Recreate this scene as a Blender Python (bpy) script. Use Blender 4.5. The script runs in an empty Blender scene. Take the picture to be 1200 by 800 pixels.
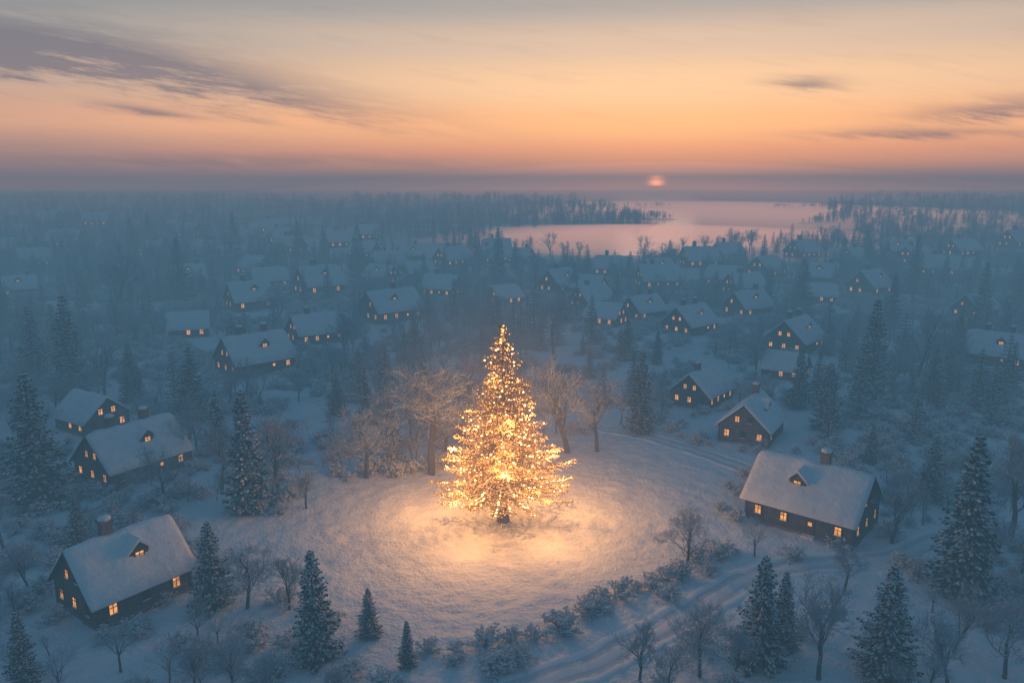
import bpy, math, random, bmesh
from mathutils import Vector, Matrix, noise
random.seed(7)
R=random.random
def U(a,b): return a+(b-a)*random.random()
D=bpy.data; scene=bpy.context.scene; col=scene.collection

# ------------------------------------------------------------------ materials
def mat(name):
    m=D.materials.new(name); m.use_nodes=True; nt=m.node_tree; nt.nodes.clear()
    o=nt.nodes.new("ShaderNodeOutputMaterial"); return m,nt,o
def N(nt,t,**k):
    n=nt.nodes.new(t)
    for a,b in k.items(): setattr(n,a,b)
    return n
def MA(nt,op,a,b=None,c=None,clamp=False):
    n=nt.nodes.new("ShaderNodeMath"); n.operation=op; n.use_clamp=clamp
    for i,x in enumerate((a,b,c)):
        if x is None: continue
        if isinstance(x,(int,float)): n.inputs[i].default_value=x
        else: nt.links.new(x,n.inputs[i])
    return n.outputs[0]
def MIX(nt,f,a,b):
    n=nt.nodes.new("ShaderNodeMix"); n.data_type='RGBA'
    for s,x in ((n.inputs[0],f),(n.inputs[6],a),(n.inputs[7],b)):
        if isinstance(x,(int,float)): s.default_value=x
        elif isinstance(x,tuple): s.default_value=(x[0],x[1],x[2],1)
        else: nt.links.new(x,s)
    return n.outputs[2]
def NOI(nt,vec,scale,detail=3,rough=.5):
    n=N(nt,"ShaderNodeTexNoise"); n.inputs["Scale"].default_value=scale; n.inputs["Detail"].default_value=detail
    n.inputs["Roughness"].default_value=rough
    if vec is not None: nt.links.new(vec,n.inputs["Vector"])
    return n.outputs["Fac"]
def surf(name,base,var=None,vs=1.0,bump=0,bs=4.0,snowtop=None,obj=False):
    m,nt,o=mat(name); p=N(nt,"ShaderNodeBsdfDiffuse")
    tc=N(nt,"ShaderNodeTexCoord"); vec=tc.outputs["Object"]
    if var:
        f=MA(nt,'MULTIPLY_ADD',NOI(nt,vec,vs,1),2.2,-.6,True)
        c=MIX(nt,f,base,var)
    else: c=MIX(nt,0.0,base,base)
    if obj:
        oi=N(nt,"ShaderNodeObjectInfo")
        f=MA(nt,'MULTIPLY_ADD',oi.outputs["Random"],.5,.0)
        c=MIX(nt,f,c,obj)
    if snowtop is not None:
        g=N(nt,"ShaderNodeNewGeometry"); s=N(nt,"ShaderNodeSeparateXYZ"); nt.links.new(g.outputs["Normal"],s.inputs[0])
        f=MA(nt,'MULTIPLY_ADD',s.outputs[2],3.0,-3.0*snowtop,True)
        c=MIX(nt,f,c,(.74,.77,.82))
    nt.links.new(c,p.inputs[0])
    if bump:
        b=N(nt,"ShaderNodeBump"); b.inputs["Strength"].default_value=1; b.inputs["Distance"].default_value=bump
        nt.links.new(NOI(nt,vec,bs,2,.6),b.inputs["Height"]); nt.links.new(b.outputs[0],p.inputs["Normal"])
    nt.links.new(p.outputs[0],o.inputs[0]); return m
def diff(name,base):
    m,nt,o=mat(name); p=N(nt,"ShaderNodeBsdfDiffuse"); p.inputs[0].default_value=(*base,1); nt.links.new(p.outputs[0],o.inputs[0]); return m
def emis(name,c,s,var=0):
    m,nt,o=mat(name); e=N(nt,"ShaderNodeEmission"); e.inputs[0].default_value=(*c,1); e.inputs[1].default_value=s
    if var:
        g=N(nt,"ShaderNodeNewGeometry"); f=NOI(nt,g.outputs["Position"],var,2)
        f=MA(nt,'MULTIPLY_ADD',f,s*3.0,-s*.55); f=MA(nt,'MAXIMUM',f,s*.15); nt.links.new(f,e.inputs[1])
    m.cycles.emission_sampling='NONE'
    nt.links.new(e.outputs[0],o.inputs[0]); return m
def fogmat(name,sig,L):
    m,nt,o=mat(name)
    a=N(nt,"ShaderNodeVolumeAbsorption"); a.inputs[0].default_value=(0,0,0,1); a.inputs[1].default_value=sig
    e=N(nt,"ShaderNodeEmission"); e.inputs[0].default_value=(*L,1); e.inputs[1].default_value=sig  # emission stands in for scattered light and adds ambient fill
    s=N(nt,"ShaderNodeAddShader"); nt.links.new(a.outputs[0],s.inputs[0]); nt.links.new(e.outputs[0],s.inputs[1])
    nt.links.new(s.outputs[0],o.inputs["Volume"]); return m

M_snow=surf("roof_snow",(.72,.77,.83),(.82,.86,.90),.8,bump=.14,bs=1.6)
M_wood=surf("weathered_wood",(.13,.095,.07),(.21,.165,.13),1.4,obj=(.11,.11,.12))
M_trim=diff("frame_wood",(.14,.09,.055))
M_eave=diff("eave_wood",(.08,.065,.055))
M_brick=surf("chimney_brick",(.26,.18,.15),(.17,.13,.12),3)
M_lit=emis("lit_window",(1.0,.38,.08),1.3,.9)
M_dark=diff("dark_glass",(.03,.035,.045))
M_bark=surf("bark",(.10,.095,.10),snowtop=.25)
M_twig=diff("frosted_twig",(.38,.43,.50))
M_need=diff("spruce_needles",(.030,.060,.062))
M_frost=diff("frosted_needles",(.30,.36,.40))
M_snowb=diff("branch_snow",(.66,.69,.74))
M_shrub=diff("frosted_shrub",(.60,.63,.68))
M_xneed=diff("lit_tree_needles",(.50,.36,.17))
M_b1=emis("bulb_bright",(1.0,.56,.18),9)
M_b2=emis("bulb_warm",(1.0,.40,.08),4.8)

# ------------------------------------------------------------------ mesh helper
class MB:
    def __init__(s): s.v=[];s.f=[];s.m=[]
    def add(s,vs,fs,mi=0):
        o=len(s.v); s.v.extend(vs)
        for f in fs: s.f.append(tuple(i+o for i in f)); s.m.append(mi)
    def box(s,c,d,mi=0):
        x,y,z=c;a,b,e=d[0]/2,d[1]/2,d[2]/2
        s.add([(x-a,y-b,z-e),(x+a,y-b,z-e),(x+a,y+b,z-e),(x-a,y+b,z-e),(x-a,y-b,z+e),(x+a,y-b,z+e),(x+a,y+b,z+e),(x-a,y+b,z+e)],
              [(3,2,1,0),(4,5,6,7),(0,1,5,4),(1,2,6,5),(2,3,7,6),(3,0,4,7)],mi)
    def mesh(s,name,mats,smooth=False):
        me=D.meshes.new(name); me.from_pydata([tuple(v) for v in s.v],[],s.f)
        for m in mats: me.materials.append(m)
        me.polygons.foreach_set("material_index",s.m)
        if smooth: me.polygons.foreach_set("use_smooth",[True]*len(s.f))
        me.update(); return me
def obj(name,me,loc=(0,0,0),rot=0,sc=1,parent=None):
    o=D.objects.new(name,me); o.location=loc; o.rotation_euler=(0,0,rot)
    o.scale=(sc,)*3 if isinstance(sc,(int,float)) else sc
    col.objects.link(o)
    if parent: o.parent=parent
    return o

# ------------------------------------------------------------------ site data (metres, camera mast at origin)
CLEAR=[(-47.1,99.1),(-31.3,97.1),(-30.2,106.5),(-24,113.2),(-12.7,113.2),(0,118.8),(15.7,134.9),(24.3,130.2),(33,122.8),(34.3,109.7),(27,90.1),(16.8,81.6),(9.3,76.1),(.9,70.4),(-6.9,69.7),(-16.2,73.6),(-25.2,79.7),(-34.9,87.8)]
LAKE=[(-18,700),(-12,600),(12,520),(50,490),(104,500),(147,560),(225,590),(290,660),(350,822),(470,1205),(740,1800),(1150,2760),(1600,3900),(420,3900),(240,2671),(150,1696),(172,1100),(150,850)]
ROADS=[[(-14,50),(-.8,61.1),(8.2,66.2),(18,73.6),(26.6,81.2),(36.2,85.7),(46.3,87.4),(60.2,95),(80,99)],
 [(16.1,139),(24.8,133),(31.9,124),(40,113.2)],
 [(15.3,166.8),(29.9,187.3),(53.3,213.2),(82.4,235.1),(122.7,272.6)],
 [(-88.1,170.6),(-67.9,169),(-41.5,156.4),(-34,142)]]
XT=(-1.2,97.1)
def seg(px,py,a,b):
    dx,dy=b[0]-a[0],b[1]-a[1]; t=((px-a[0])*dx+(py-a[1])*dy)/(dx*dx+dy*dy); t=max(0,min(1,t))
    return math.hypot(px-a[0]-t*dx,py-a[1]-t*dy)
def pin(x,y,P):
    c=False;j=len(P)-1
    for i in range(len(P)):
        if (P[i][1]>y)!=(P[j][1]>y) and x<(P[j][0]-P[i][0])*(y-P[i][1])/(P[j][1]-P[i][1])+P[i][0]: c=not c
        j=i
    return c
def pd(x,y,P):
    d=min(seg(x,y,P[i],P[(i+1)%len(P)]) for i in range(len(P))); return d if pin(x,y,P) else -d
def rdist(x,y):
    if abs(x)>135 or y>285: return 99
    return min(seg(x,y,r[i],r[i+1]) for r in ROADS for i in range(len(r)-1))
def ss(a,b,x):
    t=max(0,min(1,(x-a)/(b-a))); return t*t*(3-2*t)
def base_h(x,y):
    h=1.1*noise.noise(Vector((x*.02,y*.02,3)))*ss(0,60,math.hypot(x-XT[0],y-XT[1])+10)
    if y>1300 or abs(x)>900:
        r=math.hypot(x,y)
        h+=(ss(1500,3200,r))*(10+14*noise.noise(Vector((x*.0011,y*.0011,8))))
    return h
def lake_h(x,y,h):
    if -80<x<1800 and 440<y<4050:
        d=pd(x,y,LAKE)+(7+y*.008)*noise.noise(Vector((x*.02,y*.012,5)))
        if d>0: return -.6-min(d*.1,3)
        return h+( -.6-h)*ss(-25,0,d)
    return h
def hgt(x,y): return lake_h(x,y,base_h(x,y))
def detail(x,y):
    r=rdist(x,y) if y<290 else 99
    w=.35+.65*ss(1.8,3.6,r)
    n=noise.noise(Vector((x*.16,y*.16,1)))*.25
    if y<190 and abs(x)<90:
        k=noise.noise(Vector((x*.55,y*.62,9))); n+=k*.20+ noise.noise(Vector((x*1.4,y*1.4,2)))*.09
        n-= .2*max(0,noise.noise(Vector((x*.9,y*.9,22)))-.2)*2
    return n*w - .14*(1-ss(1.0,2.6,r))

# ------------------------------------------------------------------ ground
def axis(parts):
    o=[parts[0][0]]
    for a,b,s in parts:
        n=max(1,round((b-a)/s)); o+= [a+(b-a)*(i+1)/n for i in range(n)]
    return o
def grow(a,s,g,end):
    o=[];x=a
    while x<end: x+=s; s*=g; o.append(x)
    return o
xs=axis([(0,60,.5),(60,120,1.5),(120,420,4)]); xs+=grow(420,5,1.07,9000); xs=[-x for x in reversed(xs[1:])]+xs
ys=[-x for x in reversed(grow(20,8,1.3,3000))]+axis([(20,56,1.5),(56,132,.42),(132,300,1.5),(300,900,7)])+grow(900,9,1.06,12000)
V=[];FO=[]
for y in ys:
    for x in xs:
        h=hgt(x,y)
        if h>-.5 and y<700 and abs(x)<420: h+=detail(x,y)
        V.append((x,y,h))
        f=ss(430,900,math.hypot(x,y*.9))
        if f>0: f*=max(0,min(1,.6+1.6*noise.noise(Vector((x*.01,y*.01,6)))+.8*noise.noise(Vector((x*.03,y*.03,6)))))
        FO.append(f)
nx=len(xs); F=[(j*nx+i,j*nx+i+1,(j+1)*nx+i+1,(j+1)*nx+i) for j in range(len(ys)-1) for i in range(nx-1)]
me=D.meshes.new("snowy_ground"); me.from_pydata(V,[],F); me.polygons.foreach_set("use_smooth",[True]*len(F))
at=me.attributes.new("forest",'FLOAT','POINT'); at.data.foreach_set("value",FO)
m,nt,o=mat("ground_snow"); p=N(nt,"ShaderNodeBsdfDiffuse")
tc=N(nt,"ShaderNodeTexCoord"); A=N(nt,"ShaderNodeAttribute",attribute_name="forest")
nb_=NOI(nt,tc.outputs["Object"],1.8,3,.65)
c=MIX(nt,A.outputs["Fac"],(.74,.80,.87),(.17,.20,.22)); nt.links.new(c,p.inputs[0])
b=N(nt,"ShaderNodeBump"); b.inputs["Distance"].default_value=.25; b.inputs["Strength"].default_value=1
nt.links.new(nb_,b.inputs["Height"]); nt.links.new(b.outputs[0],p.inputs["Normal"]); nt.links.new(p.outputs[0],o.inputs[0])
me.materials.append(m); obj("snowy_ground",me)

# lake
b_=MB(); b_.add([(-120,440,-.75),(1800,440,-.75),(1800,4100,-.75),(-120,4100,-.75)],[(0,1,2,3)])
m,nt,o=mat("lake_water"); p=N(nt,"ShaderNodeBsdfPrincipled"); p.inputs["Base Color"].default_value=(.10,.10,.11,1); p.inputs["Roughness"].default_value=.22
p.inputs["Specular IOR Level"].default_value=1.0; p.inputs["IOR"].default_value=1.6
nt.links.new(p.outputs[0],o.inputs[0]); obj("lake",b_.mesh("lake",[m]))

# snowy roads (packed snow with wheel ruts)
M_road=diff("packed_snow",(.68,.735,.80)); M_rut=diff("wheel_rut",(.55,.60,.67)); M_berm=diff("snow_bank",(.74,.80,.87))
for r in ROADS:
    pts=[]
    P=[r[0]]+r+[r[-1]]
    for i in range(1,len(P)-2):
        for k in range(12):
            t=k/12; a,b,c,d=[Vector(P[j]) for j in (i-1,i,i+1,i+2)]
            pts.append(.5*((2*b)+(c-a)*t+(2*a-5*b+4*c-d)*t*t+(-a+3*b-3*c+d)*t**3))
    mb=MB(); prof=[(-3.0,-.5),(-2.4,-.02),(-1.9,.08),(-1.45,-.03),(-1.05,-.15),(-.6,-.06),(0,-.02),(.6,-.06),(1.05,-.15),(1.45,-.03),(1.9,.08),(2.4,-.02),(3.0,-.5)]
    ms=[2,2,2,1,1,0,0,1,1,2,2,2]
    vs=[];k=len(prof)
    for i,q in enumerate(pts):
        tq=(pts[min(i+1,len(pts)-1)]-pts[max(i-1,0)]).normalized(); n=Vector((tq.y,-tq.x))
        wv=.4*noise.noise(Vector((q.x*.3,q.y*.3,7)))
        for (a,z) in prof:
            x=q.x+n.x*(a+wv); y=q.y+n.y*(a+wv); vs.append((x,y,hgt(x,y)+z+.05+.24*noise.noise(Vector((x*.7,y*.7,4)))))
    mb.v.extend(vs)
    for i in range(len(pts)-1):
        for j in range(k-1): mb.f.append((i*k+j+k,i*k+j+k+1,i*k+j+1,i*k+j)); mb.m.append(ms[j])
    obj("snowy_road",mb.mesh("snowy_road",[M_road,M_rut,M_berm],True))

# ------------------------------------------------------------------ houses
def house_parts(L,W,hw,hr,dorm,chim,seed):
    rnd=random.Random(seed); parts={}
    w=MB(); l,k=L/2,W/2
    w.add([(-l,-k,-1),(l,-k,-1),(l,k,-1),(-l,k,-1),(-l,-k,hw),(l,-k,hw),(l,k,hw),(-l,k,hw),(-l,0,hr),(l,0,hr)],
      [(0,1,5,4),(2,3,7,6),(3,0,4,8,7),(1,2,6,9,5),(4,5,9,8),(6,7,8,9)])
    w.box((0,0,-.3),(L+.24,W+.24,1.1),1)
    for sx in(-1,1):
        for sy in(-1,1): w.box((sx*(l-.02),sy*(k-.02),hw/2+.1),(.26,.26,hw-.2),2)
    n=int(L/.45)
    for i in range(n):
        x=-l+.3+i*(L-.6)/n
        for sy in(-1,1): w.box((x,sy*(k+.015),hw/2+.12),(.06,.05,hw-.3),0)
    parts["walls"]=w.mesh("walls",[M_wood,M_brick,M_trim])
    rf=MB(); ov=.65; oe=.6; m=(hr-hw)/k
    X0,X1=-l-oe,l+oe; Y=k+ov
    for sy in(-1,1):
        a=[(X0,0,hr+.05),(X1,0,hr+.05),(X1,sy*Y,hr-m*Y+.05),(X0,sy*Y,hr-m*Y+.05)]
        b=[(x,y,z+.14) for x,y,z in a]
        fs=[(0,1,2,3),(7,6,5,4),(3,2,6,7),(0,3,7,4),(2,1,5,6)]
        rf.add(a+b,fs,0)
    parts["roof"]=rf.mesh("roof",[M_eave])
    sn=MB(); nu,nv=22,18; vt=[];vb=[]
    for j in range(nv+1):
        t=-1+2*j/nv; y=t*(Y+.06)
        for i in range(nu+1):
            s=-1+2*i/nu; x=(X0-.06)+(i/nu)*(X1-X0+.12)
            zb=hr-m*abs(y)+.19; zs=hr-m*math.sqrt(y*y+.16)+.19+m*.4*.55
            e=(1-abs(s)**14)*(1-abs(t)**12)
            th=.10+.36*e+.26*noise.noise(Vector((x*.5+seed*7,y*.5,1)))*e+.08*noise.noise(Vector((x*1.7+seed,y*1.7,1)))
            yy=y+.2*noise.noise(Vector((x*.9,seed,2)))*abs(t)**6
            vt.append((x,yy,zs+th)); vb.append((x,y,zb))
    q=nu+1; nn=len(vt)
    fs=[(j*q+i,j*q+i+1,(j+1)*q+i+1,(j+1)*q+i) for j in range(nv) for i in range(nu)]
    for i in range(nu): fs+=[(i+1,i,nn+i,nn+i+1),(nv*q+i,nv*q+i+1,nn+nv*q+i+1,nn+nv*q+i)]
    for j in range(nv): fs+=[(j*q,(j+1)*q,nn+(j+1)*q,nn+j*q),((j+1)*q+nu,j*q+nu,nn+j*q+nu,nn+(j+1)*q+nu)]
    sn.add(vt+vb,fs,0)
    wn=MB()
    def win(c,ax,sg,ww,wh,lit=None):
        lit=(rnd.random()<.7) if lit is None else lit
        def B(du,dz,su,sz,dep,mi,off):
            if ax=='y': wn.box((c[0]+du,c[1]+sg*off,c[2]+dz),(su,dep,sz),mi)
            else: wn.box((c[0]+sg*off,c[1]+du,c[2]+dz),(dep,su,sz),mi)
        B(0,0,ww,wh,.04,0 if lit else 1,.05)
        f=.11
        B(-ww/2-f/2,0,f,wh+2*f,.16,2,.07);B(ww/2+f/2,0,f,wh+2*f,.16,2,.07)
        B(0,wh/2+f/2,ww,f,.16,2,.07);B(0,-wh/2-f/2,ww,f,.18,2,.08)
        B(0,0,.08,wh,.05,2,.085);B(0,wh*.16,ww,.075,.04,2,.084)
        B(0,-wh/2-f+.16,ww+.2,.08,.2,3,.12)
    ns=max(3,int(L/2.9))
    for sy in(-1,1):
        for i in range(ns):
            x=-l+L*(i+.5)/ns
            if sy==-1 and i==ns//2 and rnd.random()<.6: 
                wn.box((x,-k-.06,1.05),(1.1,.1,2.1),2); wn.box((x,-k-.12,1.65),(.5,.04,.5),0); wn.box((x,-k-.5,.05),(1.6,1.0,.25),3)
                continue
            win((x,sy*k,hw*.52),'y',sy,.8,1.15)
    for sx in(-1,1):
        for i in range(3):
            y=-k+W*(i+.5)/3
            win((sx*l,y,hw*.52),'x',sx,.8,1.15)
        for y in (-1.1,1.1): win((sx*l,y,hw+ (hr-hw)*.34),'x',sx,.7,1.0)
    ch=MB()
    for (x,y) in chim:
        zt=hr+1.9; zb=hr-m*abs(y)-.5
        ch.box((x,y,(zt+zb)/2),(1.15,1.05,zt-zb),0); ch.box((x,y,zt-.1),(1.4,1.3,.25),0)
        vs=[];fs=[]
        for r_,z_ in((.68,.02),(.72,.2),(.56,.42),(.22,.54)):
            for a in range(10):
                t=a*math.tau/10; vs.append((x+r_*math.cos(t),y+r_*.92*math.sin(t),zt+z_))
        for j in range(3):
            for a in range(10): fs.append((j*10+a,j*10+(a+1)%10,(j+1)*10+(a+1)%10,(j+1)*10+a))
        fs.append(tuple(range(30,40))); ch.add(vs,fs,1)
    if chim: parts["chimney"]=ch.mesh("chimney",[M_brick,M_snow])
    if dorm:
        dm=MB()
        for (x,sy) in dorm:
            hwid=1.05; yf=sy*k*.62; zf=hr-m*abs(yf); zt=zf+1.45; zp=zt+.95; yb=sy*.15
            a=[(x-hwid,yf,zf-.4),(x+hwid,yf,zf-.4),(x+hwid,yf,zt),(x,yf,zp),(x-hwid,yf,zt)]
            b2=[(p_[0],yb,p_[2]) for p_ in a]
            dm.add(a+b2,[(0,1,2,3,4),(1,6,7,2),(5,0,4,9)],0)
            for sg in(-1,1):
                o_=.35; g=(zp-zt)/hwid; yo=yf+sy*.35
                A_=[(x,yo,zp+.05),(x+sg*(hwid+o_),yo,zt-g*o_+.05),(x+sg*(hwid+o_),yb,zt-g*o_+.05),(x,yb,zp+.05)]
                B_=[(p_[0],p_[1],p_[2]+.4) for p_ in A_]
                B_[1]=(B_[1][0],B_[1][1],B_[1][2]-.12);B_[2]=(B_[2][0],B_[2][1],B_[2][2]-.12)
                dm.add(A_+B_,[(0,1,2,3),(7,6,5,4),(0,4,5,1),(1,5,6,2)],1)
            win((x,yf,zf+.75),'y',sy,.9,1.0,True)
        parts["dormer"]=dm.mesh("dormer",[M_wood,M_snow])
    parts["windows"]=wn.mesh("windows",[M_lit,M_dark,M_trim,M_snow])
    parts["roof_snow"]=sn.mesh("roof_snow",[M_snow],True)
    return parts
HV=[house_parts(10.5,9,3.0,7.4,[(.6,-1)],[(-1.2,.5)],1),
    house_parts(13,10,3.0,7.6,[(.8,-1)],[(2.6,.4),(-2.8,.6)],2),
    house_parts(14,10.5,3.2,7.8,[(-1.0,-1)],[(1.2,.5)],3),
    house_parts(12,9,3.0,7.0,[],[(-2,.4)],4),
    house_parts(11,8.5,2.9,6.8,[(0,-1)],[(3,.4)],5),
    house_parts(9,7.5,2.4,5.6,[],[],6)]
HS=[(-43.3,78.7,53,0,1),(-60.3,116.1,57,1,1),(-79.1,139,-32,5,1.1),(-63.3,184.6,45,1,1.15),(-41,257,42,2,1.25),(-80,316,40,0,1.5),(-96,278,38,0,1.3),
(-57.2,219.2,38,3,1.1),(-98.2,229.6,20,5,1.2),(-29,316,-25,3,1.2),(-65,410,15,3,1.4),(20,321,45,0,1.25),(30,286,35,3,1.1),(50,386,-20,3,1.3),(45,260,35,4,1.1),(54.7,232.3,42,1,1.05),
(64,335,10,3,1.4),(40.4,157.8,50,3,.95),(43.3,133,58,4,1.0),(40.7,97.7,-41,2,1.0),(78.7,209.7,48,1,1.1),(124.4,192,-40,1,1),(148,316,35,0,1.3),(83,267,30,4,1.2),(128,386,40,3,1.4),(142,352,-35,4,1.3),
(-12,446,30,3,1.3),(-157,436,35,0,1.4),(-220,477,-30,3,1.4),(-330,571,10,3,1.7),(-228,735,20,3,1.7),(-277,663,-20,3,1.7),(-61,461,35,4,1.3),(-204,316,30,4,1.1),(-129,386,-35,3,1.3),(-33,427,40,3,1.4),
(5,446,-30,4,1.2),(32,316,-30,5,1.3),(96,316,20,3,1.2),(104,427,10,3,1.5),(215,386,-35,3,1.4),(285,489,20,3,1.5),(244,489,-20,4,1.5),(180,477,30,3,1.5),(30.7,247,-35,5,1.2),(121,299,-15,5,1.2),
(65.4,178.6,-35,5,1),(-3,293,35,5,1.2),(-323,489,25,3,1.5),(-448,839,10,3,2),(-531,894,-10,3,2),(-123,555,25,3,1.6),(-195,489,30,4,1.4),(-150,520,-25,3,1.5),(-121,643,10,3,1.7),(189,436,-20,4,1.4),
(363,555,20,3,1.7),(71,375,30,4,1.3),(-108,340,30,3,1.2),(-60,352,-30,4,1.2),(-92,480,-25,3,1.4),(-45,370,20,5,1.4),(160,262,30,4,1.1),(96,345,-35,3,1.2),(-150,355,25,4,1.2),(230,440,30,3,1.4),(-260,420,20,3,1.4),(-10,500,10,3,1.4),(130,465,25,3,1.4),(-180,600,-20,3,1.6)]
for x,y,a,v,s in HS:
    kind="wooden_shed" if v==5 else "wooden_house"
    e=D.objects.new(kind,None); e.location=(x,y,hgt(x,y)+.15); e.rotation_euler=(0,0,math.radians(a)); e.scale=(s,)*3; e.empty_display_size=3; col.objects.link(e)
    for k_,me_ in HV[v].items(): obj(k_,me_,parent=e)

# ------------------------------------------------------------------ trees
def tube(mb,p0,p1,r0,r1,n,mi):
    d=(p1-p0); 
    if d.length<1e-5: return
    d.normalize(); a=d.orthogonal(); b=d.cross(a)
    vs=[];
    for p_,r_ in((p0,r0),(p1,r1)):
        for i in range(n):
            t=i*math.tau/n; vs.append(p_+a*(r_*math.cos(t))+b*(r_*math.sin(t)))
    mb.add(vs,[(i,(i+1)%n,n+(i+1)%n,n+i) for i in range(n)],mi)
def bare_tree(seed,spread=1.0,depth=5,nc={5:5,4:4,3:4,2:3,1:3},flat=0.07,r0=.17):
    rnd=random.Random(seed); mb=MB()
    def br(p,d,L,r,dep):
        seg_=5 if dep==depth else (3 if dep>=3 else 2)
        pts=[]
        for i in range(seg_):
            j=.09 if dep==depth else .2
            d=(d+Vector((rnd.gauss(0,j),rnd.gauss(0,j),rnd.gauss(0,j*.6)+(flat if dep<depth else .1)))).normalized()
            q=p+d*(L/seg_); r2=r*(1-.42/seg_)
            tube(mb,p,q,r,r2,5 if dep>=4 else 3,0 if dep>=3 else 1)
            p=q;r=r2; pts.append((p.copy(),d.copy(),r))
        if dep==0: return
        for c in range(nc[dep]):
            idx=rnd.randint(2 if dep==depth else 0,seg_-1); pp,dd,rr=pts[idx]
            ax=dd.orthogonal().normalized(); ax=Matrix.Rotation(rnd.uniform(0,math.tau),3,dd)@ax
            ang=rnd.uniform(.45,.95)*spread
            nd=(Matrix.Rotation(ang,3,ax)@dd); nd.z+=.10; nd.normalize()
            br(pp,nd,L*rnd.uniform(.5,.72),max(.013,rr*rnd.uniform(.42,.62)),dep-1)
        br(p,d,L*.62,max(.013,r*.85),dep-1)
    br(Vector((0,0,-.3)),Vector((0,0,1)),4.2,r0,depth)
    zm=max(v[2] for v in mb.v); k=10/zm
    mb.v=[Vector(v)*k for v in mb.v]
    return mb.mesh("bare_tree_crown",[M_bark,M_twig])
BT=[bare_tree(11,1.1),bare_tree(12,.95),bare_tree(13,1.15),bare_tree(14,.85)]
BI=[bare_tree(21,1.0,4,{4:6,3:4,2:4,1:3}),bare_tree(22,1.15,4,{4:6,3:4,2:4,1:3}),bare_tree(23,.9,4,{4:6,3:4,2:4,1:3})]
def spruce(seed,H=10,Rr=2.3,layers=24,st=.24):
    rnd=random.Random(seed); mb=MB()
    tube(mb,Vector((0,0,-.3)),Vector((0,0,H*.5)),.2,.11,6,0); tube(mb,Vector((0,0,H*.5)),Vector((0,0,H)),.11,.015,5,0)
    for k in range(layers):
        t=k/(layers-1); z=H*(.05+.93*t**.92); rad=Rr*(1-t)**.85*rnd.uniform(.82,1.1)+.12
        nb=int(6+5*(1-t))
        a0=rnd.uniform(0,6)
        for b in range(nb):
            a=a0+b*math.tau/nb+rnd.gauss(0,.16); L=rad*rnd.uniform(.62,1.16)
            o=Vector((math.cos(a),math.sin(a),0)); s=Vector((-o.y,o.x,0))
            droop=rnd.uniform(.25,.5)*(1-.5*t); n=max(3,int(L/st)); prev=Vector((0,0,z))
            for i in range(1,n+1):
                u=i/n; p=Vector((0,0,z))+o*(L*u)+Vector((0,0,L*(-droop*u+.22*u*u*u)+.12*t))
                prev=p
                tw=(.16+.30*L*(1-u)**.7*.6+.1)*rnd.uniform(.8,1.2)
                for sg in(-1,1):
                    dr=(o*rnd.uniform(.35,.8)+s*sg*rnd.uniform(.7,1)+Vector((0,0,rnd.uniform(-.55,-.1)))).normalized()
                    wv=(o*.8-s*sg*.5).normalized()*(.085*rnd.uniform(.8,1.5)*st/.24); q=p+dr*tw
                    mi=1 if rnd.random()<.66 else 2
                    mb.add([p-wv,p+dr*tw*.5-wv*1.2+Vector((0,0,-.07)),q,p+dr*tw*.5+wv*1.2],[(0,1,2,3)],mi)
                    if rnd.random()<.6: mb.add([p,p+dr*tw*.55+Vector((0,0,-.16)),q+Vector((0,0,-.06))],[(0,1,2)],1)
                    if rnd.random()<.46:
                        up=Vector((0,0,.05)); mb.add([p+up-wv,p+dr*tw*.45-wv*1.5+up*.4,p+dr*tw*.8+up*.2,p+dr*tw*.45+wv*1.5+up*.6],[(0,1,2,3)],3)
    for i in range(14):
        a=rnd.uniform(0,6.28); z=H-rnd.uniform(0,.6); d=Vector((math.cos(a),math.sin(a),.9))*.16
        mb.add([Vector((0,0,z)),Vector((0,0,z))+d+Vector((.03,0,0)),Vector((0,0,z+.1))],[(0,1,2)],1)
    return mb.mesh("spruce_crown",[M_bark,M_need,M_frost,M_snowb])
SP=[spruce(1,10,2.5),spruce(2,10,2.1),spruce(3,10,2.8,22),spruce(4,10,1.9,26)]
SI=[spruce(5,10,2.4,15,.5),spruce(6,10,2.0,17,.5)]
def shrub(seed):
    rnd=random.Random(seed); mb=MB()
    for i in range(26):
        a=rnd.uniform(0,6.28); e=rnd.uniform(.25,1.4); d=Vector((math.cos(a)*math.cos(e),math.sin(a)*math.cos(e),math.sin(e)*.9)); L=rnd.uniform(.8,1.5)
        b=Vector((rnd.uniform(-.3,.3),rnd.uniform(-.3,.3),-.1)); mid=b+d*L*.6+Vector((0,0,.1)); 
        tube(mb,b,mid,.03,.022,3,0); 
        for j in range(3):
            q=mid+(d+Vector((rnd.gauss(0,.4),rnd.gauss(0,.4),rnd.gauss(0,.3)))).normalized()*L*.45; tube(mb,mid,q,.02,.012,3,0)
            for k in range(3):
                c=mid.lerp(q,rnd.uniform(.2,1.1))+Vector((rnd.gauss(0,.06),rnd.gauss(0,.06),rnd.gauss(0,.05))); s=rnd.uniform(.06,.16)
                vs=[c+Vector((s*rnd.uniform(.6,1.4),0,0)),c+Vector((0,s*rnd.uniform(.6,1.4),0)),c+Vector((-s*rnd.uniform(.6,1.4),0,0)),c+Vector((0,-s*rnd.uniform(.6,1.4),0)),c+Vector((0,0,s*.8))]
                mb.add(vs,[(0,1,4),(1,2,4),(2,3,4),(3,0,4)],1)
    return mb.mesh("frosted_shrub",[M_twig,M_shrub])
SH=[shrub(i) for i in range(4)]

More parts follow.
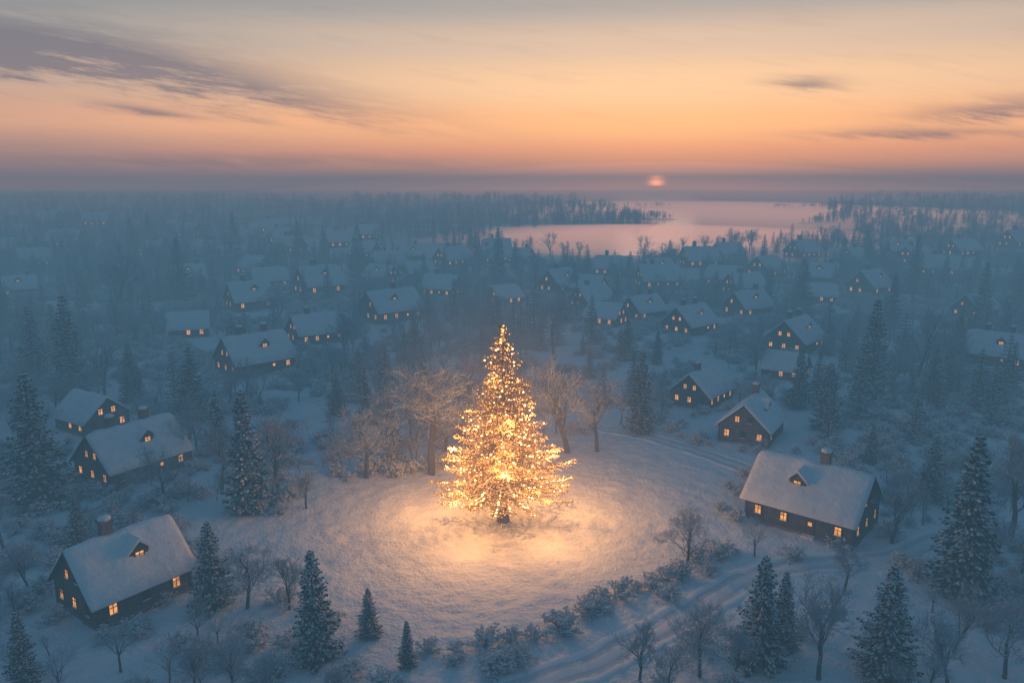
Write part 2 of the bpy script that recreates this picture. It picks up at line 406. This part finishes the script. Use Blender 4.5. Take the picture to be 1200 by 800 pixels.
SPR=[(-67.8,103.4,19.6),(-96.7,163.2,21.4),(-54.8,90.1,7.1),(-44.8,62.9,7.6),(-61.1,141.6,14.8),(-80.2,156.4,12.5),(-127.5,292.8,25.1),(-36.8,100.5,17.3),(-32.8,76.9,9.8),(-19.2,67.5,11.3),(-14.6,70.9,5.3),(-10,65.8,4.8),(-34.9,147.2,8.8),(-180.4,500.9,26.3),(-135.5,488.8,22.5),(-109,445.9,21.1),(-75.3,375.4,25.7),(-6.1,343.2,25.5),(1.4,413.9,12.8),(25.8,316.1,13.1),(57.8,375.4,13),
(23.8,136.4,15.1),(30.3,196.9,10.9),(37.2,192,8.9),(99.1,260,20.2),(166.4,316,23.9),(186.3,329,15.4),(158.2,255,19.5),(208.9,316,15.9),(75.4,156.4,21),(58.3,136.4,12.5),(58.1,150.2,12.4),(85.1,202,9.3),(85,150.2,12.4),(113.9,192,12.2),(50.3,78.7,19),(60.9,104.9,9.8),(58.5,118.8,6.5),(23.8,66.2,10.9),(26.6,68.2,8.3),(34.8,64.2,11.3),
(-261,555,24.3),(-241,489,24),(-36.9,489,17),(-24.8,520,17),(160,489,13.5),(172,501,11),(-165.9,247,16.8),(-112,175,17),(-150,215,19),(-88,120,14),(118,235,18),(145,205,16)]
for i,(x,y,h) in enumerate(SPR):
    s=h/10; obj("spruce_tree",SP[(i*7+2)%4],(x,y,hgt(x,y)),U(0,6),(s*(1.05 if h<14 else .95),)*2+(s,))
BAR=[(-12.8,115,19.4),(9.5,124.9,17.9),(-22.7,113.2,12.4),(-34.6,106.5,13.1),(-43.4,108.1,11.3),(-133.7,255,25.7),(-28.8,76.1,8.5),(-24.3,76.1,6.5),(20.9,84.6,7.6),(48.7,91.3,9.8),(97.1,178.6,17.6),(65.6,93.8,14.6),(37.7,79.7,5.7),(28.5,63.6,10.4),(17.4,63.6,7.4),(11.8,62.9,6.1),(-25.5,61.7,6),(40.1,62.9,7.8),(-9.7,139,14.9),(-41.7,187.3,15.1),(11.2,196.9,17),(58.3,178.6,11.4),(-75.3,247,12.6),(-85.7,156.4,12.9),(-45.1,156.4,7.4),(97.2,150.2,7.2),(-5.3,187.3,10.9),(-21.9,129.3,10.9),(14.6,124.9,13.5),(-64.4,90.1,9.2),(-100.6,150.2,10.7),
(-29,62.5,5.2),(-22,61,5),(-16,62,3.6),(13.8,60.5,5.5),(20.5,62.5,6.4),(37,67.5,6),(43.5,68,7.5),(46,64,8),(56,84,9),(-52,68,6),(-55,80,7),(-50,104,9),(-29,101.5,6),(55,72,9)]
for i,(x,y,h) in enumerate(BAR):
    s=h/10; w=s*(1.3 if i in(0,1,2) else 1.1); obj("bare_tree",BT[i%4],(x,y,hgt(x,y)),U(0,6),(w,w,s))
SHR=[(-2.6,69),(0,69.7),(2.2,70),(4.9,72),(7.9,75.7),(9.4,76.9),(11.8,77.8),(16,79.7),(17.8,81.6),(22.2,85.7),(25.1,86.7),(26.9,87.8),(32.6,108.1),(36,113.2),(29.3,100.5),(41.8,118.8),(-69.3,100.5),(-59.4,93.8),(-59.7,100.5),(-48.7,73.6),(-41.6,70.4),(-38.5,71.2),(-25.3,76.9),(-46.6,106.5),(-33.1,103.4),(-22,116.8),(-1.6,64.8),(-5.7,66.2),(-15.3,64.8),(34.5,86.7),(41.6,90.1),(47.5,85.7),(-38.9,77.8),(-39.5,90.1),(-58.9,85.7)]
for i,(x,y) in enumerate(SHR):
    s=U(1.0,1.7); obj("frosted_bush",SH[i%4],(x,y,hgt(x,y)),U(0,6),(s,s,s*.9))

# ------------------------------------------------------------------ scattered woodland (instanced)
def ok(x,y,tall):
    for hx,hy,_,_,s in HS:
        if abs(x-hx)<15*s and abs(y-hy)<40:
            d=math.hypot(x-hx,y-hy)
            if d<8.2*s: return False
            if tall and abs(x-hx*(y/hy))<6.5*s and 0<hy-y<26*(1 if tall>1 else .5): return False
    if y<140 and pd(x,y,CLEAR)>(-3.5 if tall else -.2): return False
    if rdist(x,y)<(3.8 if tall else 3.0): return False
    if y>430 and pd(x,y,LAKE)>-8: return False
    return True
def instancer(name,child,mesh,pts):
    mb=MB()
    for x,y,s in pts:
        a=R()*math.tau; z=hgt(x,y)+.02; h=s/2*math.sqrt(2)
        mb.add([(x+h*math.cos(a+k*math.pi/2),y+h*math.sin(a+k*math.pi/2),z) for k in range(4)],[(0,1,2,3)])
    o=obj(name,mb.mesh(name,[])); o.instance_type='FACES'; o.use_instance_faces_scale=True; o.show_instancer_for_render=False; o.show_instancer_for_viewport=False
    c=obj(child,mesh); c.parent=o
def nz(x,y,f,z): return noise.noise(Vector((x*f,y*f,z)))
P_b=[[] for _ in BI]; P_s=[[] for _ in SI]; P_u=[[] for _ in SH]; P_f=[[] for _ in SI]; P_g=[[] for _ in BI]
def rp(y0,y1,pw=1.0,wid=.74):
    y=math.sqrt(U(y0*y0,y1*y1)) if pw==1 else y0+(y1-y0)*R()**pw
    return U(-1,1)*(wid*y+10),y
def pick(P,v): P[int(R()*len(P))].append(v)
for _ in range(2800):
    x,y=rp(118,430)
    if nz(x,y,.02,1)+nz(x,y,.06,2)*.5<-.05: continue
    if ok(x,y,2): pick(P_b,(x,y,U(.4,.85)*(1+y/1000)))
for _ in range(480):
    x,y=rp(60,120)
    if abs(x)<22 and y<80: continue
    if nz(x,y,.05,3)<-.1: continue
    if ok(x,y,1): pick(P_b,(x,y,U(.22,.55)))
for _ in range(800):
    x,y=rp(120,430)
    if nz(x,y,.025,11)<.05 and R()<.65: continue
    if ok(x,y,2): pick(P_s,(x,y,U(.45,1.2)*(1+y/900)))
for _ in range(11000):
    x,y=rp(56,360)
    if nz(x,y,.04,21)+nz(x,y,.13,22)*.5<-.12: continue
    if ok(x,y,0):
        dens=1
        if -30<x<50 and y<75: dens=.4
        if R()<dens: pick(P_u,(x,y,U(.6,1.45)*(1+y/600)))
for _ in range(5000):
    x,y=rp(400,2000,1.5,.74)
    if nz(x,y,.006,31)+nz(x,y,.02,32)*.5<-.08: continue
    if ok(x,y,2): pick(P_f if R()<.5 else P_g,(x,y,U(.7,1.3)*(1+y/1600)))
for cx,cy,rx,ry,n in [(95,905,75,38,90),(165,1010,45,30,45),(372,900,38,22,34),(520,1400,70,30,30),(250,1500,70,22,30)]:
    for _ in range(n):
        a=U(0,6.28); q=math.sqrt(R()); pick(P_f if R()<.6 else P_g,(cx+rx*q*math.cos(a),cy+ry*q*math.sin(a),U(.9,1.6)))
    mb=MB(); vs=[(cx,cy,1.2)]
    for ring,(q,z) in enumerate(((.5,1.0),(.85,.5),(1.1,-.9))):
        for j in range(20):
            a=j*math.tau/20; k=q*(1+.25*noise.noise(Vector((cx+math.cos(a)*2,math.sin(a)*2,3)))); vs.append((cx+rx*k*math.cos(a),cy+ry*k*math.sin(a),z))
    fs=[(0,1+j,1+(j+1)%20) for j in range(20)]
    for r_ in range(2):
        fs+=[(1+r_*20+j,1+(r_+1)*20+j,1+(r_+1)*20+(j+1)%20,1+r_*20+(j+1)%20) for j in range(20)]
    mb.add(vs,fs); obj("wooded_shore",mb.mesh("wooded_shore",[M_berm],True))
for i in range(len(BI)): instancer("frosted_woodland","bare_tree_stand",BI[i],P_b[i]); instancer("distant_frosted_forest","bare_tree_belt",BI[i],P_g[i])
for i in range(len(SI)): instancer("spruce_woodland","spruce_stand",SI[i],P_s[i]); instancer("distant_spruce_forest","spruce_belt",SI[i],P_f[i])
for i in range(4): instancer("shrubbery","shrub_clump",SH[i],P_u[i])

# ------------------------------------------------------------------ the lit Christmas tree
root=D.objects.new("christmas_tree",None); root.location=(XT[0],XT[1],hgt(*XT)); col.objects.link(root)
rnd=random.Random(99); H=27.2; Rr=9.4
tr=MB()
tz=[(-.4,.95),(.25,.66),(1.2,.54),(3,.46),(8,.34),(15,.2),(22,.1),(27.2,.03)]
for i in range(len(tz)-1): tube(tr,Vector((0,0,tz[i][0])),Vector((0,0,tz[i+1][0])),tz[i][1],tz[i+1][1],12,0)
for i in range(7):
    a=i*.9; tube(tr,Vector((0,0,.6)),Vector((math.cos(a)*1.3,math.sin(a)*1.3,-.15)),.3,.1,6,0)
cr=MB(); bl1=MB(); bl2=MB()
def bulb(mb,c,r):
    vs=[c+Vector(v)*r for v in ((1,0,0),(-1,0,0),(0,1,0),(0,-1,0),(0,0,1),(0,0,-1))]
    mb.add(vs,[(0,2,4),(2,1,4),(1,3,4),(3,0,4),(2,0,5),(1,2,5),(3,1,5),(0,3,5)])
layers=31
for k in range(layers):
    t=k/(layers-1); z=H*(.17+.82*t); rad=Rr*(1-t)**1.0*rnd.uniform(.8,1.12)+.3
    nb=int(6+8*(1-t)); a0=rnd.uniform(0,6)
    for b in range(nb):
        a=a0+b*math.tau/nb+rnd.gauss(0,.14); L=rad*rnd.uniform(.62,1.15)
        o=Vector((math.cos(a),math.sin(a),0)); s=Vector((-o.y,o.x,0)); n=max(3,int(L/.42)); prev=Vector((0,0,z)); dz=rnd.uniform(.2,.42)
        for i in range(1,n+1):
            u=i/n; p=Vector((0,0,z))+o*(L*u)+Vector((rnd.gauss(0,.06),rnd.gauss(0,.06),L*(-dz*u+.26*u*u)+rnd.gauss(0,.05)))
            tube(tr,prev,p,.02+.09*(1-u)*(1-t)+.01,.02+.08*(1-u)*(1-t),4,0); prev=p
            tw=(.35+.26*L*(1-u)**.8)*rnd.uniform(.7,1.2)
            for sg in(-1,1):
                dr=(o*rnd.uniform(.4,.9)+s*sg*rnd.uniform(.6,1)+Vector((0,0,rnd.uniform(-.35,.3)))).normalized(); q=p+dr*tw
                tube(tr,p,q,.03,.012,3,0)
                for j in range(8):
                    c=p.lerp(q,(j+rnd.random())/8); w=Vector((rnd.gauss(0,1),rnd.gauss(0,1),rnd.gauss(0,1))).normalized()
                    f=(dr+w*.8).normalized()*rnd.uniform(.2,.38); g=w.cross(dr).normalized()*.065
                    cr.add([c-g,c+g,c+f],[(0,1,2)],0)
                if rnd.random()<.29: bulb(bl2,q+Vector((0,0,-.05)),rnd.uniform(.045,.085))
            if rnd.random()<(.24+.22*u): bulb(bl2,p+Vector((rnd.gauss(0,.1),rnd.gauss(0,.1),.08)),rnd.uniform(.05,.09))
            if u>.55 and rnd.random()<.2: bulb(bl1,p+Vector((0,0,.1)),rnd.uniform(.08,.16))
for i in range(12): bulb(bl1 if i%2 else bl2,Vector((rnd.gauss(0,.12),rnd.gauss(0,.12),H-.1-i*.17)),.11)
obj("trunk_and_limbs",tr.mesh("trunk",[M_bark]),parent=root)
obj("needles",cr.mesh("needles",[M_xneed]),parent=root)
obj("bright_bulbs",bl1.mesh("bulbs",[M_b1]),parent=root)
obj("warm_bulbs",bl2.mesh("bulbs",[M_b2]),parent=root)
LP=[(a*math.tau/5+.3,8.9,7.0,1750) for a in range(5)]+[(a*math.tau/4,6.8,10.5,1600) for a in range(4)]+[(a*math.tau/3+.7,4.4,15,750) for a in range(3)]+[(1,2.2,19.5,300),(4,2.2,20.5,300),(2.6,.9,24.5,110)]
for a,r_,z,pw in LP:
    l=D.lights.new("string_lamp",'POINT'); l.energy=pw*1.6; l.color=(1,.42,.12); l.shadow_soft_size=.14
    lo=D.objects.new("string_lamp",l); lo.location=(r_*math.cos(a),r_*math.sin(a),z); col.objects.link(lo); lo.parent=root

# ------------------------------------------------------------------ haze and glow volumes, lit by their own emission
def slab(name,x0,x1,y0,y1,z0,z1,m):
    mb=MB(); mb.box(((x0+x1)/2,(y0+y1)/2,(z0+z1)/2),(x1-x0,y1-y0,z1-z0)); return obj(name,mb.mesh(name,[m]))
slab("evening_haze",-3000,3000,-1500,360,-9,42.5,fogmat("evening_haze",.0034,(.080,.165,.240)))
slab("distant_haze",-6000,6000,360.5,4600,-9,72,fogmat("distant_haze",.00105,(.172,.180,.225)))
def pancake(name,c,r,h,m):
    mb=MB(); nr,na=16,56; vs=[]
    for sgn in(1,-1):
        for i in range(nr+1):
            u=i/nr; z=h*(1-u*u)**2*(1 if sgn>0 else -.25)
            for j in range(na):
                t=j*math.tau/na; vs.append((c[0]+r[0]*u*math.cos(t),c[1]+r[1]*u*math.sin(t),c[2]+z))
    o2=(nr+1)*na; fs=[]
    for i in range(nr):
        for j in range(na):
            k=(j+1)%na; fs.append((i*na+j,(i+1)*na+j,(i+1)*na+k,i*na+k)); fs.append((o2+i*na+j,o2+i*na+k,o2+(i+1)*na+k,o2+(i+1)*na+j))
    mb.add(vs,fs); return obj(name,mb.mesh(name,[m]))
pancake("lake_glow",(130,670,0),(230,250),7,fogmat("lake_glow",.010,(2.4,1.0,.62)))  # added warm emissive volumes that imitate low sun glow over the lake
pancake("lake_glow",(400,1400,0),(480,850),9,fogmat("lake_glow",.007,(2.6,1.10,.70)))
for h,rx,ry in((66,700,1500),(80,1050,1500),(98,1450,1450),(125,1900,1400)):  # added emissive humps imitating the sun's warm glow along the horizon
    pancake("horizon_glow",(540,2900,0),(rx,ry),h,fogmat("horizon_glow",.00020,(2.3,.90,.56)))
for i in range(7):  # nested shells emit the tree's halo; the glow is put into these volumes
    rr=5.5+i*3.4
    m,nt,o=mat("tree_halo_emission"); e=N(nt,"ShaderNodeEmission"); e.inputs[0].default_value=(1,.42,.13,1); e.inputs[1].default_value=(.040-.0035*i)/(2*rr)
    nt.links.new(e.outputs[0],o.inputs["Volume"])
    me=D.meshes.new("tree_halo_shell"); bm=bmesh.new(); bmesh.ops.create_uvsphere(bm,u_segments=48,v_segments=24,radius=1)
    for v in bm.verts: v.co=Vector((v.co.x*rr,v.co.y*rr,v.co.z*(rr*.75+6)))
    bm.to_mesh(me); bm.free(); me.materials.append(m); obj("tree_halo_shell",me,(0,0,9.5),parent=root)

# ------------------------------------------------------------------ sky
w=D.worlds.new("World"); scene.world=w; w.use_nodes=True; nt=w.node_tree; nt.nodes.clear()
out=N(nt,"ShaderNodeOutputWorld"); bg=N(nt,"ShaderNodeBackground"); nt.links.new(bg.outputs[0],out.inputs[0])
tc=N(nt,"ShaderNodeTexCoord"); sx=N(nt,"ShaderNodeSeparateXYZ"); nt.links.new(tc.outputs["Generated"],sx.inputs[0])
X,Y,Z=sx.outputs
el=MA(nt,'DIVIDE',MA(nt,'ARCSINE',Z),math.pi/2)
def ramp(st):
    r=N(nt,"ShaderNodeValToRGB"); r.color_ramp.interpolation='EASE'
    e=r.color_ramp.elements; e[0].position=st[0][0]/90; e[0].color=(*st[0][1],1); e[1].position=st[-1][0]/90; e[1].color=(*st[-1][1],1)
    for a,c in st[1:-1]: q=e.new(a/90); q.color=(*c,1)
    nt.links.new(el,r.inputs[0]); return r.outputs[0]
Cc=ramp([(0,(.74,.31,.21)),(2.0,(.92,.38,.21)),(4.0,(1.0,.50,.25)),(6.8,(.98,.61,.36)),(9.6,(.76,.54,.40)),(12.2,(.46,.41,.38)),(18,(.17,.25,.325)),(30,(.066,.150,.247)),(90,(.040,.114,.207))])
Cs=ramp([(0,(.32,.22,.23)),(2.0,(.50,.29,.24)),(4.0,(.74,.40,.27)),(6.8,(.62,.43,.33)),(9.6,(.40,.37,.345)),(12.2,(.26,.29,.31)),(18,(.12,.20,.27)),(30,(.060,.138,.232)),(90,(.040,.114,.207))])
Cb=ramp([(0,(.08,.135,.20)),(6,(.105,.175,.25)),(20,(.075,.150,.232)),(90,(.040,.114,.207))])
SA=.184; sd=Vector((SA,1,0)).normalized()
dt=MA(nt,'ADD',MA(nt,'MULTIPLY',X,sd.x),MA(nt,'MULTIPLY',Y,sd.y))
fs=MA(nt,'POWER',MA(nt,'MULTIPLY_ADD',dt,4.0,-3.0,True),1.3)
fb=MA(nt,'MULTIPLY_ADD',dt,1.0,.15,True)
c=MIX(nt,fb,Cb,Cs); c=MIX(nt,fs,c,Cc)
ay=MA(nt,'MAXIMUM',Y,.02); a_=MA(nt,'DIVIDE',X,ay); e_=MA(nt,'DIVIDE',Z,ay)
cmb=N(nt,"ShaderNodeCombineXYZ"); nt.links.new(MA(nt,'MULTIPLY',a_,4.0),cmb.inputs[0]); nt.links.new(MA(nt,'MULTIPLY_ADD',a_,5.0,MA(nt,'MULTIPLY',e_,34)),cmb.inputs[1])
n1=NOI(nt,cmb.outputs[0],1.7,6,.66)
tot=None
for (a,e,wa,we,am,sl) in [(-.43,.134,.28,.024,1.2,-.16),(-.64,.176,.26,.034,1.05,-.1),(-.45,.088,.07,.0055,1.1,-.15),(.365,.122,.05,.0085,1.0,0),(.60,.090,.12,.013,1.1,.1),(.54,.062,.15,.006,1.0,0),(-.42,.029,.34,.008,1.0,0)]:
    da=MA(nt,'SUBTRACT',a_,a); ec=MA(nt,'MULTIPLY_ADD',da,sl,e); 
    de=MA(nt,'SUBTRACT',e_,ec); de=MA(nt,'MULTIPLY_ADD',MA(nt,'SUBTRACT',n1,.5),we*4.5,de)
    d1=MA(nt,'DIVIDE',da,wa); d2=MA(nt,'DIVIDE',de,we)
    q=MA(nt,'MULTIPLY_ADD',d1,d1,MA(nt,'MULTIPLY',d2,d2))
    g=MA(nt,'MULTIPLY',MA(nt,'EXPONENT',MA(nt,'MULTIPLY',q,-1.0)),am)
    tot=g if tot is None else MA(nt,'ADD',tot,g)
cf=MA(nt,'MULTIPLY',tot,MA(nt,'MULTIPLY_ADD',n1,2.4,-.45,True),None,True)
gen=MA(nt,'MULTIPLY',MA(nt,'MULTIPLY_ADD',n1,3,-1.55,True),.24)
cf=MA(nt,'MULTIPLY',MA(nt,'MAXIMUM',cf,gen),.84)
dark=MIX(nt,MA(nt,'MULTIPLY',e_,7.0,None,True),(.36,.21,.20),(.185,.180,.225))
c=MIX(nt,cf,c,dark)
d1=MA(nt,'DIVIDE',MA(nt,'SUBTRACT',a_,SA),.0085); d2=MA(nt,'DIVIDE',MA(nt,'SUBTRACT',e_,.0008),.0045)
q=MA(nt,'MULTIPLY_ADD',d1,d1,MA(nt,'MULTIPLY',d2,d2))
g=MA(nt,'MULTIPLY',MA(nt,'EXPONENT',MA(nt,'MULTIPLY',q,-1.0)),MA(nt,'GREATER_THAN',Y,0))
ad=N(nt,"ShaderNodeVectorMath",operation='MULTIPLY_ADD'); cb=N(nt,"ShaderNodeCombineXYZ")
for i in range(3): nt.links.new(g,cb.inputs[i])
nt.links.new(cb.outputs[0],ad.inputs[0]); ad.inputs[1].default_value=(230,64,13); nt.links.new(c,ad.inputs[2])
sky=N(nt,"ShaderNodeTexSky"); sky.sky_type='NISHITA'; sky.sun_disc=False; sky.sun_elevation=math.radians(2); sky.sun_rotation=math.atan2(SA,1); 
ad2=N(nt,"ShaderNodeVectorMath",operation='MULTIPLY_ADD'); nt.links.new(sky.outputs[0],ad2.inputs[0]); ad2.inputs[1].default_value=(.004,.004,.004); nt.links.new(ad.outputs[0],ad2.inputs[2])
nt.links.new(ad2.outputs[0],bg.inputs[0]); bg.inputs[1].default_value=1.0

sl=D.lights.new("sun",'SUN'); sl.energy=.25; sl.angle=math.radians(6); sl.color=(1,.55,.35); sl.specular_factor=0.0
so=D.objects.new("sun",sl); col.objects.link(so); d=-Vector((SA,1,math.tan(math.radians(4)))); so.rotation_euler=d.to_track_quat('-Z','Y').to_euler(); so.location=(60,300,120)

cam=D.cameras.new("camera"); cam.lens=27; cam.sensor_width=36; cam.clip_start=.5; cam.clip_end=20000
co=D.objects.new("camera",cam); co.location=(0,0,45); co.rotation_euler=(math.radians(90-11.6),0,0); col.objects.link(co); scene.camera=co
scene.view_settings.view_transform='Standard'; scene.view_settings.look='None'; scene.view_settings.exposure=0
